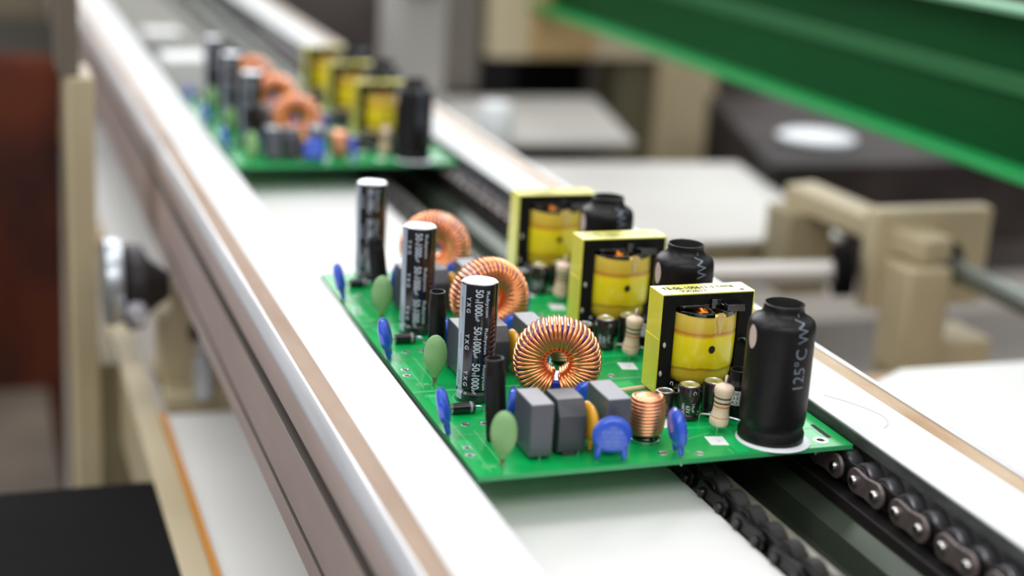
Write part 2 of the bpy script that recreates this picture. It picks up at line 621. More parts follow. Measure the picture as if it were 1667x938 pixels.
def board_marks(bm, yo):
    """copper areas under the mask and the silkscreen printing: patterns of the board surface itself"""
    def sh(pts, z, mi, th):
        sheet(bm, [(p[0], p[1] + yo) for p in pts], z, mi, th)
    for pts in ([(86, 1.5), (90, 1.5), (92, 18), (92, 24), (60, 26), (60, 24), (86, 22)],
                [(113, 16), (121, 16), (121, 30), (113, 30)], [(112, 2), (119, 2), (119, 14), (112, 14)],
                [(2, 28), (6, 28), (6, 12), (2, 12)], [(60, 60), (78, 60), (78, 69), (60, 69)], [(4, 58), (12, 58), (12, 69), (4, 69)]):
        sh(pts, 0.035, 3, 0.03)

    def line_(x0, y0, x1, y1, w_=0.25):
        d = Vector((x1 - x0, y1 - y0)).normalized()
        nx, ny = -d.y * w_ / 2, d.x * w_ / 2
        sh([(x0 + nx, y0 + ny), (x1 + nx, y1 + ny), (x1 - nx, y1 - ny), (x0 - nx, y0 - ny)], 0.06, 4, 0.02)
    for a in ((5, 3, 5, 40), (10, 3, 10, 35), (2, 33, 17, 31), (73, 14, 84, 18.4), (66, 38, 74, 44), (112, 33, 120, 33), (84, 1.5, 84, 5), (117, 30, 119, 24), (60, 66, 78, 66), (13, 46, 18, 44)):
        line_(*a, 0.16)
    for cx, cy, r_, a0, a1 in ((1.6, 34.5, 3.3, -1.2, 1.2), (20, 62.5, 8.2, 2.2, 4.6), (66, 3.4, 5, 0.3, 2.2), (45, 52, 17, 3.5, 5.2)):
        q = [(cx + r_ * math.cos(a0 + (a1 - a0) * k / 10), cy + r_ * math.sin(a0 + (a1 - a0) * k / 10)) for k in range(11)]
        for i in range(10):
            line_(*q[i], *q[i + 1], 0.2)

    def flat(x, y, a=0):
        return lambda u, v: (x + u * math.cos(a) - v * math.sin(a), yo + y + u * math.sin(a) + v * math.cos(a), 0.07)
    text(bm, 'CON', 4.2, 2.2, flat(3.5, 5.6), 4)
    text(bm, 'CON', 3.6, 2.0, flat(3.2, 66.0), 4)
    text(bm, '1', 1.0, 2.6, flat(5.4, 62.0, -1.5), 4)


def pcb_panel():
    bm = BM()
    box(bm, 0, 126.1, 0, BL, -1.6, 0, 0)
    bm.normal_update()
    for f in bm.faces:
        if abs(f.normal.z) < 0.5:
            f.material_index = 1
    for k in (1, 2):                                    # scored lines between the three repeats
        box(bm, 0.2, 125.9, k * UP - 0.45, k * UP - 0.1, 0, 0.03, 2)
        box(bm, 0.2, 125.9, k * UP + 0.35, k * UP + 0.6, 0, 0.03, 2)
    for k in range(3):
        board_marks(bm, k * UP)
    return obj('board_panel', bm, [pcb, pcb_edge, pcb_score, mat('mask_over_copper', (20, 186, 98), 0.3, spec=.35), silk_pale], board, bevel=0)


pcb_panel()
UNIT = []


def part(o):
    UNIT.append(o)
    return o


for (x, y) in [(9, 40.7), (15.1, 40.6), (3.7, 22.2), (2.8, 16.4), (19.3, 51), (73.5, 3.4), (70.5, 12), (62, 6), (108.5, 27), (120, 24)]:
    bm = BM()
    lathe(bm, [(1.6, 0.0), (1.55, 0.1), (1.15, 0.16), (0.8, 0.05)], 20, mis=[0, 0, 0], cap=False)
    lathe(bm, [(0.8, 0.05), (0.01, 0.05)], 20, 1, cap=False)
    lathe(bm, [(0.45, 0.05), (0.4, 0.5), (0.01, 0.55)], 10, 0, cap=False)
    part(obj('solder_pad', bm, [solder, hole_m], board, (x, y, 0)))
bm = BM()
lathe(bm, [(2.5, 0.0), (2.45, 0.12), (1.5, 0.12), (1.5, -0.1)], 24, cap=False)
lathe(bm, [(1.5, 0.04), (0.01, 0.04)], 24, 1, cap=False)
part(obj('mounting_hole', bm, [solder, hole_m], board, (117.3, 5.3, 0)))
bm = BM()
pts = [(121.5 + 0.85 * math.cos(a) * 1.0, (17.5 if math.sin(a) > 0 else 7.5) + 0.85 * math.sin(a)) for a in [2 * PI * k / 16 + .01 for k in range(16)]]
sheet(bm, pts, 0.05, 0, 0.04)
part(obj('slot', bm, hole_m, board, smooth=0))

bm = BM()
sheet(bm, [(81, 15.8), (86.9, 14.6), (85.8, 7.5), (80.1, 8.7)], 0.08, 0, 0.07)
text(bm, '2', 0.9, 1.5, lambda u, v: (83.5 + u, 10.6 + v, 0.1), 1)
part(obj('inspection_label', bm, [whitetab, pinkmark], board, smooth=0, label='small white square label'))
bm = BM()
sheet(bm, [(69, 30), (78, 33), (80, 27), (71, 25)], 0.08, 0, 0.07)
part(obj('inspection_label', bm, [whitetab], board, smooth=0, label='small white label'))


def fill_cyl(bm, prof, mis, seg=48):
    return lathe(bm, prof, seg, mis=mis)


def stripe_patch(bm, rad, az0, az1, z0, z1, mi, n_=8, foot=None):
    for i in range(n_):
        a, b_ = az0 + (az1 - az0) * i / n_, az0 + (az1 - az0) * (i + 1) / n_
        faces(bm, [(rad * math.cos(a), rad * math.sin(a), z0), (rad * math.cos(b_), rad * math.sin(b_), z0),
                   (rad * math.cos(b_), rad * math.sin(b_), z1), (rad * math.cos(a), rad * math.sin(a), z1)], [(0, 1, 2, 3)], mi)


def can(name, r, h, loc, az, texts, stripe_az=None, sleeve_mat=sleeve, lbl=None, groove=True):
    """radial electrolytic: printed sleeve, crimp groove above the foot, bright lid with rolled rim"""
    bm = BM()
    g = 0.10 * r
    pr = [(0.5, 0.15), (r - 0.5, 0.15), (r - 0.12, 0.6), (r, 1.2), (r, 3.2), (r - g, 3.9), (r - g, 4.3), (r, 5.0), (r, h - 0.5), (r - 0.1, h - 0.15), (r - 0.35, h), (r - 0.8, h + 0.02)]
    if h < 20:
        pr = [(0.5, 0.15), (r - 0.4, 0.15), (r, 0.8), (r, 1.6), (r - g * .8, 2.1), (r, 2.7), (r, h - 0.5), (r - 0.1, h - 0.15), (r - 0.3, h), (r - 0.6, h + 0.02)]
    lathe(bm, pr, 56, 0, cap=False)
    if stripe_az is not None:
        stripe_patch(bm, r + 0.03, az + stripe_az[0], az + stripe_az[1], 5.0 if h > 20 else 2.7, h - 0.5, 1)
        if h > 20:
            stripe_patch(bm, r + 0.03, az + stripe_az[0], az + stripe_az[1], 1.2, 3.2, 1)
            k = 8
            for i in range(k):
                a = az + stripe_az[0] + (stripe_az[1] - stripe_az[0]) * i / k
                b_ = az + stripe_az[0] + (stripe_az[1] - stripe_az[0]) * (i + 1) / k
                rr = [(r + .03, 3.2), (r - g + .03, 3.9), (r - g + .03, 4.3), (r + .03, 5.0)]
                for q in range(3):
                    faces(bm, [(rr[q][0] * math.cos(a), rr[q][0] * math.sin(a), rr[q][1]), (rr[q][0] * math.cos(b_), rr[q][0] * math.sin(b_), rr[q][1]),
                               (rr[q + 1][0] * math.cos(b_), rr[q + 1][0] * math.sin(b_), rr[q + 1][1]), (rr[q + 1][0] * math.cos(a), rr[q + 1][0] * math.sin(a), rr[q + 1][1])], [(0, 1, 2, 3)], 1)
    for (s, wd, ht, th, z0, mi) in texts:
        text(bm, s, wd, ht, down_text(r + 0.05, az + th, z0, -ht / 2), mi, cuts=5, bold=0.012)
    if stripe_az is not None and h > 20:               # minus signs: hollow dark rectangles on the stripe
        for z0 in (36, 23.5, 11):
            a = az + (stripe_az[0] * .45 + stripe_az[1] * .55)
            for dz in (0, 4.6):
                stripe_patch(bm, r + 0.06, a - 0.06, a + 0.06, z0 - dz - .12, z0 - dz, 3, 2)
            for da in (-.06, .05):
                stripe_patch(bm, r + 0.06, a + da, a + da + .015, z0 - 4.6, z0, 3, 1)
    o = obj(name, bm, [sleeve_mat, stripe, printing, ink], board, loc, label=lbl)
    bm = BM()
    lathe(bm, [(r - 0.55, h - 0.3), (r - 0.6, h + 0.05), (r - 0.8, h + 0.12), (r - 1.1, h - 0.05), (r - 1.3, h - 0.12), (0.01, h - 0.12)], 48, cap=False)
    for a in (0, PI / 2):                              # vent score
        c, s = math.cos(a + .4), math.sin(a + .4)
        L = (r - 2) * .8
        faces(bm, [(-L * c - .1 * s, -L * s + .1 * c, h - .1), (L * c - .1 * s, L * s + .1 * c, h - .1), (L * c + .1 * s, L * s - .1 * c, h - .1), (-L * c + .1 * s, -L * s - .1 * c, h - .1)], [(0, 1, 2, 3)], 1)
    obj('can_lid', bm, [alu, mat('score_grey', (150, 152, 156), 0.4, 1.0)], o, label='bright metal lid')
    for sx_ in (-1, 1):
        bm = BM()
        tube(bm, [(sx_ * r * .4, 0, 0.4), (sx_ * r * .4, 0, -2.6)], 0.3, 8)
        obj('lead', bm, tin, o)
    return o


AZ = R(-108.8)
big_text = []
for k in range(4):
    z0 = 39.6 - 12.6 * k
    if k < 3:
        big_text.append(('50', 2.7, 2.6, R(1), z0, 2))
        big_text.append(('V', 0.9, 1.2, R(-5), z0 - 3.0, 2))
        big_text.append(('1000', 4.8, 2.6, R(1), z0 - 4.1, 2))
        big_text.append(('µF', 1.7, 1.5, R(-3), z0 - 9.1, 2))
        big_text.append(('Y X G', 5.4, 1.5, R(-31), z0 - 2.8, 2))
        big_text.append(('Rubycon', 8.8, 1.5, R(26), z0 - 0.6, 2))
part(can('electrolytic_capacitor', 6.25, 41, (18.85, 62.6, 0), AZ, big_text, (R(-78), R(-43)), lbl='tall black capacitor with white printing and a pale stripe'))

small_t = [('105°C', 3.6, 1.0, R(-25), 6.2, 2), ('63V', 2.6, 1.4, R(0), 5.6, 2), ('10µF', 3.0, 1.2, R(25), 6.2, 2), ('C', 1.2, 1.2, R(30), 10.5, 2)]
AZ2 = R(-116)
part(can('electrolytic_capacitor', 3.75, 11.8, (82.6, 32, 0), AZ2, small_t, None, sleeve_s, 'short dark brown capacitor'))
part(can('electrolytic_capacitor', 3.75, 11.8, (92.2, 33.6, 0), AZ2 + 1, small_t, None, sleeve_s, 'short dark brown capacitor'))
part(can('electrolytic_capacitor', 3.3, 8.2, (76.4, 37.2, 0), AZ2 + 2, small_t, None, sleeve_s, 'short dark brown capacitor'))


def box_cap(x0, x1, y0, y1, z1, mt, lbl, chamfer=None):
    bm = BM()
    cx, cy = (x0 + x1) / 2, (y0 + y1) / 2
    if chamfer:
        cyy, cz = chamfer
        prism(bm, [(y0 - cy, 1.4), (y1 - cy, 1.4), (y1 - cy, z1), (y0 + cyy - cy, z1), (y0 - cy, cz)], x0 - cx, x1 - cx, 'x')
    else:
        box(bm, x0 - cx, x1 - cx, y0 - cy, y1 - cy, 1.2, z1)
    o = obj('film_capacitor', bm, mt, board, (cx, cy, 0), bevel=0.35, label=lbl, seg=3)
    bm = BM()
    wd = (x1 - x0) / 2 - .3
    if chamfer:
        box(bm, -2.6, 1.6, y0 - cy + .2, y0 - cy + 2.6, 0, 1.5)
    else:
        box(bm, -wd, wd, y1 - cy - 1.6, y1 - cy - .3, 0, 1.3)
    obj('foot', bm, mt, o, bevel=0.1)
    for yy in (y0 - cy + 1.1, y1 - cy - 2.5):
        bm = BM(); tube(bm, [(0.2 if not chamfer else 2.8, yy, 1.6), (0.2 if not chamfer else 2.8, yy, -2.4)], 0.32, 8)
        obj('lead', bm, tin, o)
    return o


part(box_cap(18.6, 26.0, 8, 22.8, 18, boxm, 'grey box-shaped capacitor'))
part(box_cap(28.3, 37.3, 9.5, 22, 17.5, boxd, 'dark grey box-shaped capacitor with a sloped shoulder', (3.0, 12.6)))
part(box_cap(43.4, 51.2, 8, 25.2, 18, boxm, 'grey box-shaped capacitor'))


def disc(name, r, th, zc, loc, az, mt, leg, lean=0.0, lbl=None, prints=None, flatb=True, lead_m=tin):
    """dipped disc: face normal along local y; the coating runs down two legs"""
    bm = BM()
    NU, NV = 40, 9
    rings = []
    for side in (1, -1):
        for j in range(NV + (1 if side == 1 else 0)):
            q = (j / NV) if side == 1 else 1 - (j + 1) / NV   # 0 centre..1 rim
            rings.append((q, side))
    prof = []
    grid = []
    for q, side in rings:
        row = []
        y = side * th / 2 * math.sqrt(max(0, 1 - q ** 3.2))
        for i in range(NU):
            a = 2 * PI * i / NU
            c, s = math.cos(a), math.sin(a)
            if flatb and s < 0:
                e = 2.9
                k = (abs(c) ** e + abs(s) ** e) ** (-1 / e)
                wid = 1 - 0.10 * abs(s)
                x, z = r * q * c * k * wid, r * q * s * k * .93
            else:
                x, z = r * q * c, r * q * s
            row.append(bm.verts.new((x, y, zc + z)))
        grid.append(row)
    for k in range(len(grid) - 1):
        for i in range(NU):
            j = (i + 1) % NU
            bm.faces.new((grid[k][i], grid[k][j], grid[k + 1][j], grid[k + 1][i]))
    bmesh.ops.remove_doubles(bm, verts=bm.verts, dist=1e-4)
    for sx_ in (-1, 1):
        tube(bm, smooth_pts([(sx_ * leg * .86, 0, zc - r * .55), (sx_ * leg * .98, 0, zc - r * .86), (sx_ * leg, 0, zc - r * 1.15), (sx_ * leg, 0, 0.7)], 4), 1, 12,
             taper=[1.3, 1.25, 1.2, 1.15, 1.1, 1.05, 1.0, .95, .9, .85, .8, .75, .7])
    if prints:
        yy = -th / 2 * 0.985
        for (s, wd, ht, x0, z0) in prints:
            text(bm, s, wd, ht, lambda u, v, x0=x0, z0=z0: (x0 + u, -th / 2 * math.sqrt(max(0, 1 - (math.hypot(x0 + u, z0 + v) / r) ** 3.2)) - .06, zc + z0 + v), 1, cuts=2)
    o = obj(name, bm, [mt, blue_print], board, loc, (lean, 0, az), label=lbl, smooth=60)
    for sx_ in (-1, 1):
        bm = BM(); tube(bm, [(sx_ * leg, 0, 1.0), (sx_ * leg, 0, -2.6)], 0.28, 8)
        obj('lead', bm, lead_m, o)
    return o


part(disc('disc_capacitor', 6.2, 4.2, 9.2, (1.6, 34.6, 0), R(74), blue, 2.6, R(-13), 'blue dipped disc capacitor seen edge-on'))
bp_ = [('Y1', 1.6, 1.1, -0.9, 2.3), ('472M 400V', 6.6, 1.0, -3.4, 0.9), ('X1 250V~', 6.0, 0.9, -3.0, -0.5), ('40/085', 4.6, 0.9, -2.3, -1.9), ('CE1028', 4.4, 0.9, -2.2, -3.2)]
part(disc('disc_capacitor', 6.1, 3.4, 8.4, (43.3, 3.2, 0), R(-14), blue, 4.1, R(-2), 'blue dipped disc capacitor showing its printed face', bp_))
part(disc('disc_capacitor', 6.6, 4.0, 8.9, (66.2, 3.6, 0), R(86), blue, 2.4, R(-7), 'blue dipped disc capacitor leaning sideways'))
part(disc('disc_capacitor', 6.3, 3.6, 9.0, (39.9, 14.6, 0), R(-84), orange, 2.5, R(0), 'amber dipped disc capacitor seen edge-on'))
part(disc('disc_capacitor', 7.0, 4.4, 7.7, (51.0, 36.5, 0), R(-42), blue, 3.4, R(14), 'blue dipped disc capacitor below the copper toroid'))
part(disc('disc_capacitor', 6.0, 3.6, 8.8, (21.0, 33.0, 0), R(70), blue, 2.6, R(4), 'blue dipped disc capacitor seen edge-on'))

# green dipped bead
bm = BM()
pr = [(0.45, 0.6), (0.6, 1.6), (0.95, 3.0), (1.9, 4.6), (2.9, 6.2), (3.7, 8.2), (4.05, 10.4), (4.0, 12.6), (3.5, 14.8), (2.7, 16.4), (1.5, 17.6), (0.6, 18.0), (0.02, 18.1)]
lathe(bm, pr, 32, el=(1.0, 0.58), cap=False, mis=[1, 1] + [0] * 10)
o = part(obj('dipped_capacitor', bm, [greenep, brownlead], board, (9.2, 5.2, 0), (0, 0, R(-28)), label='dull green drop-shaped capacitor', smooth=60))
for sx_ in (-1, 1):
    bm = BM(); tube(bm, [(sx_ * .25, 0, 1.4), (sx_ * .8, 0, 0.2), (sx_ * .8, 0, -2.8)], 0.28, 8)
    obj('lead', bm, tin, o)


def sleeve_tube(loc, r, rn, h, hn, lean, name='heat_shrink_tube', lbl=None, flat_=1.0, texts=None):
    bm = BM()
    lathe(bm, [(r - .3, 0.2), (r, 0.8), (r * 1.0, h * .3), (r * .97, h * .6), (r, h - hn - 2.2), (r * .99, h - hn - 1.4), (rn * 1.06, h - hn - .3), (rn, h - hn + .8),
               (rn, h), (rn - .45, h + .05), (rn - .5, h - .4), (rn - .55, h - 5), (0.02, h - 5)], 36, mis=[0] * 9 + [1] * 3, cap=False, el=(1, flat_))
    return obj(name, bm, [shrink, shrink_in], board, loc, lean, label=lbl)


o = part(sleeve_tube((14.6, 26.2, 0), 3.4, 2.95, 27, 3.2, (R(-2), R(-4), R(10)), lbl='slim black heat-shrink sleeve standing upright', flat_=.92))
bm = BM(); lathe(bm, [(1.7, 1), (1.7, 22.5), (1.2, 23), (0.02, 23)], 20, cap=False)
obj('sleeved_body', bm, diodem, o)


# axial diode lying on its leads
def diode(x0, x1, y, z, r, loc_leads, lbl=None, rz=0):
    cx = (x0 + x1) / 2
    L = (x1 - x0) / 2
    bm = BM()
    lathe(bm, [(0.3, -L), (r - .25, -L), (r, -L + .25), (r, L - 1.9), (r + .02, L - 1.8), (r + .02, L - .9), (r, L - .8), (r, L - .25), (r - .25, L), (0.3, L)], 28, axis='x', c=(0, 0, z),
          mis=[0, 0, 0, 0, 1, 0, 0, 0, 0])
    o = obj('diode', bm, [diodem, mat('cathode_band', (150, 150, 150), .4)], board, (cx, y, 0), (0, 0, rz), label=lbl)
    for s in (-1, 1):
        bm = BM()
        tube(bm, smooth_pts([(s * (L - .2), 0, z), (s * (L + 1.2), 0, z), (s * (L + loc_leads - .3), 0, z - .3), (s * (L + loc_leads), 0, z - 1.2), (s * (L + loc_leads), 0, -2.2)], 4), 0.4, 8)
        obj('lead', bm, tin, o)
    return o


part(diode(7.2, 14.8, 50.0, 2.0, 1.9, 3.0, 'small black diode lying on bent silver leads'))
part(diode(88.4, 94.0, 25.5, 2.4, 1.8, 4.0, 'small black diode lying on bent silver leads', R(-38)))

# tan jumper
bm = BM(); tube(bm, smooth_pts([(68.6, 56.5, -.5), (68.9, 56.5, 1.0), (69.8, 56.6, 1.5), (79.5, 58.2, 1.5), (80.4, 58.4, 1.0), (80.5, 58.4, -.5)], 4), 0.85, 10)
part(obj('jumper_link', bm, mat('jumper_tan', (232, 196, 160), .35, coat=.4), board))


# ---- toroid
def toroid(loc, rz, lbl=None, turns=45, seed=1):
    rnd = random.Random(seed)
    RO, RI, HW = 13.6, 5.6, 5.6                       # blue core
    zc = 15.4
    bm = BM()
    NA = 56
    prof = []
    for (rr, yy) in ((RI, -HW + .8), (RI + .8, -HW), (RO - 1.2, -HW), (RO, -HW + 1.2), (RO, HW - 1.2), (RO - 1.2, HW), (RI + .8, HW), (RI, HW - .8)):
        prof.append((rr, yy))
    prof.append(prof[0])
    lathe(bm, prof, NA, axis='y', c=(0, 0, zc), cap=False)
    bmesh.ops.remove_doubles(bm, verts=bm.verts, dist=1e-4)
    core = obj('toroid_inductor', bm, core_blue, board, loc, (0, 0, rz), label=lbl)
    # one continuous enamelled wire wound round the ring
    wr = 0.63
    pts = []
    gap = R(24)
    a_start, a_end = -PI / 2 + gap / 2, 1.5 * PI - gap / 2
    ns = 16
    out_r, in_r, hw = RO + wr * .9, RI - wr * .9, HW + wr * .9
    base = []
    for k in range(ns):                                # closed section path, superellipse
        t__ = 2 * PI * k / ns
        base.append((math.cos(t__), math.sin(t__)))
    jit = [rnd.uniform(-.012, .012) for _ in range(turns + 2)]
    tot = turns * ns
    for i in range(tot + 1):
        k = i % ns
        turn = i / ns
        c, s = base[k]
        e = 3.4
        sc = (abs(c) ** e + abs(s) ** e) ** (-1 / e)
        layer = 1.15 if (int(turn + .25) % 2) else 0.0
        mid = (out_r + in_r) / 2
        hr = (out_r - in_r) / 2
        rad = mid - hr * c * sc                        # starts at the inner side
        if c > 0:
            rad -= layer * c
        yy = -hw * s * sc - .25 * s
        a = a_start + (a_end - a_start) * (turn / turns) + jit[int(turn)] * (1 if c < 0 else .3) + .02 * s
        pts.append((rad * math.cos(a), yy, zc + rad * math.sin(a)))
    first, last = Vector(pts[0]), Vector(pts[-1])
    pre = [(-.0 + 2.0, -5.5, -1.5), (2.4, -5.8, 2.5), (2.6, -3, 6.5)]
    post = [(-2.6, -3.4, 6.5), (-2.6, -6.2, 3.0), (-2.0, -6.0, -1.5)]
    P = smooth_pts(pre, 3) + [Vector(p) for p in pts] + smooth_pts(post, 3)
    bm = BM()
    tube(bm, P, wr, 7)
    obj('copper_winding', bm, copper, core, label='shiny copper wire winding', smooth=80)
    bm = BM()
    lathe(bm, [(9.5, 0.1), (10, 0.5), (10, 1.3), (9.6, 1.6), (0.02, 1.6)], 36, cap=False, el=(1, .6))
    obj('blue_base', bm, mat('blue_base_plastic', (30, 58, 170), .25, coat=.5), core)
    return core


TOR = part(toroid((43.9, 53.2, 0), R(-19), 'upright toroid wound with copper wire'))


# ---- small drum choke
bm = BM()
lathe(bm, [(0.2, 0.1), (4.4, 0.1), (4.6, 0.5), (4.6, 1.6), (4.3, 2.0), (3.4, 2.2), (3.4, 14.2), (0.02, 14.4)], 36, cap=False)
dr = part(obj('drum_choke', bm, bakelite, board, (60.9, 17.2, 0), (0, 0, R(10)), label='small upright copper-wound choke on a black foot'))
P = []
rows = 11
for i in range(rows * 24 + 1):
    a = 2 * PI * i / 24
    h = 2.7 + 12.0 * i / (rows * 24)
    q = (h - 8.6) / 6.9
    rr = 5.35 - 1.15 * q * q * q * q - .25 * q * q
    P.append((rr * math.cos(a), rr * math.sin(a), h + .08 * math.sin(3 * a)))
bm = BM(); tube(bm, P, 0.66, 7)
lathe(bm, [(4.6, 2.6), (4.9, 6), (5.0, 9), (4.7, 13), (4.0, 14.9), (2.4, 15.1), (0.02, 15.1)], 30, cap=False)
obj('copper_winding', bm, copper_l, dr, smooth=80, label='pale copper wire winding')
bm = BM(); lathe(bm, [(4.4, 0.1), (4.9, 0.15), (5.0, 1.0), (4.7, 1.15)], 30, cap=False)
obj('metal_ring', bm, tin, dr)

# ---- upright resistor
bm = BM()
pr = [(0.5, 2.4), (2.6, 2.5), (3.1, 3.1), (3.2, 4.4), (3.1, 5.4), (3.02, 5.5), (3.0, 5.8), (2.85, 6.3), (2.65, 7.6), (2.62, 9.0), (2.65, 9.05), (2.65, 9.65), (2.68, 10.3), (2.7, 10.35), (2.7, 10.95),
      (2.75, 11.9), (2.8, 12.0), (2.85, 12.6), (2.95, 13.2), (3.15, 13.6), (3.2, 15.0), (3.0, 15.8), (2.2, 16.3), (0.9, 16.8), (0.5, 17.0)]
mis = []
for i in range(len(pr) - 1):
    z = (pr[i][1] + pr[i + 1][1]) / 2
    mis.append(4 if 5.45 < z < 5.85 else 3 if 9.04 < z < 9.66 else 2 if 10.34 < z < 10.96 else 1 if 11.95 < z < 12.65 else 0)
lathe(bm, pr, 36, mis=mis, cap=False)
rs = part(obj('resistor', bm, [resist, band_br, band_bk, band_or, band_go], board, (87.1, 18.9, 0), (R(3), R(3), 0), label='upright tan resistor with coloured bands', smooth=50))
bm = BM(); tube(bm, smooth_pts([(0, 0, 16.6), (0, 0, 18.3), (.6, .8, 19.0), (1.6, 2.2, 18.2), (2.2, 3.6, 16.8), (2.4, 4.2, 6), (2.4, 4.2, -2)], 5), .42, 8)
obj('lead', bm, mat('coated_wire_tan', (225, 205, 190), .35, .3), rs)
bm = BM(); tube(bm, [(0, 0, 2.6), (0, 0, -2)], .42, 8)
obj('lead', bm, tin, rs)

# ---- sleeved component with white label
g_ = part(sleeve_tube((99.3, 30.0, 0), 4.3, 3.1, 16.6, 3.4, (0, 0, 0), 'sleeved_thermistor', 'short black sleeved part with a white printed label'))
bm = BM()
stripe_patch(bm, 4.36, AZ - R(62), AZ + R(75), 5.4, 10.4, 0, 16)
for i, s in enumerate(('60018', '6332B', '1A23U')):
    tx = lambda u, v, i=i: (4.42 * math.cos(AZ - R(45) + u / 4.42), 4.42 * math.sin(AZ - R(45) + u / 4.42), 8.9 - 1.55 * i + v)
    text(bm, s, 5.6, 1.15, tx, 1, cuts=0)
obj('printed_label', bm, [whitetab, ink], g_, label='white label with black figures')

# ---- large sleeved capacitor
bm = BM()
pr = [(10.2, 0.3), (10.55, 1.0), (10.6, 3.0), (10.0, 4.4), (9.8, 5.0), (10.35, 6.4), (10.6, 9), (10.6, 36.5), (10.5, 38.6), (10.1, 39.9), (9.2, 40.8), (7.9, 41.4), (6.9, 42.2), (6.35, 43.4),
      (6.3, 44.6), (6.45, 45.3), (6.0, 45.5), (5.75, 44.8), (5.75, 42.4), (5.4, 41.2), (0.02, 41.0)]
lathe(bm, pr, 72, mis=[0] * 16 + [1] * 4, cap=False)
text(bm, '125°C', 13.0, 4.4, up_text(10.68, AZ + R(28), 20.4, -2.2), 2, cuts=8)
tbm = BM()
text(tbm, 'VW-', 8.4, 3.8, lambda u, v: (u, v, 0), 2, cuts=6)
for k in range(1, 9):
    bmesh.ops.bisect_plane(tbm, geom=tbm.verts[:] + tbm.edges[:] + tbm.faces[:], plane_co=(k * .95, 0, 0), plane_no=(1, 0, 0))
fp = up_text_prof([(10.6, 9), (10.6, 36.5), (10.5, 38.6), (10.1, 39.9), (9.2, 40.8), (7.9, 41.4), (6.9, 42.2), (6.35, 43.4), (6.3, 44.6)], AZ + R(30), 35.2, -1.9)
tbm.verts.index_update()
mp_ = [bm.verts.new(fp(p.co.x, p.co.y)) for p in tbm.verts]
for q in tbm.faces:
    bm.faces.new([mp_[p.index] for p in q.verts]).material_index = 2
tbm.free()
lathe(bm, [(0.02, 0), (1.9, 0)], 20, 0, cap=False)
bgc = part(obj('sleeved_capacitor', bm, [shrink, shrink_in, shrink_print], board, (101.7, 10.4, 0), label='large black heat-shrunk capacitor with an open neck'))
bm = BM()
av = AZ - R(66)
c0 = Vector((10.72 * math.cos(av), 10.72 * math.sin(av), 35.3))
vs = []
for k in range(24):
    a = 2 * PI * k / 24
    dz = 3.9 * math.sin(a)
    da = 2.0 * math.cos(a) / 10.7
    vs.append((10.68 * math.cos(av + da), 10.68 * math.sin(av + da), 35.3 + dz))
faces(bm, [tuple(c0)] + vs, [(0, 1 + k, 1 + (k + 1) % 24) for k in range(24)])
obj('pale_spot', bm, mat('pale_spot_pink', (206, 184, 176), .5), bgc)
bm = BM(); lathe(bm, [(9.5, 0.02), (11.9, 0.02), (12.0, 0.2), (11.6, 0.45), (10.7, 0.7), (9.5, 0.7)], 56, cap=False)
obj('glue_ring', bm, glue, bgc, (0.5, -1.0, 0), label='white glue ring on the board')


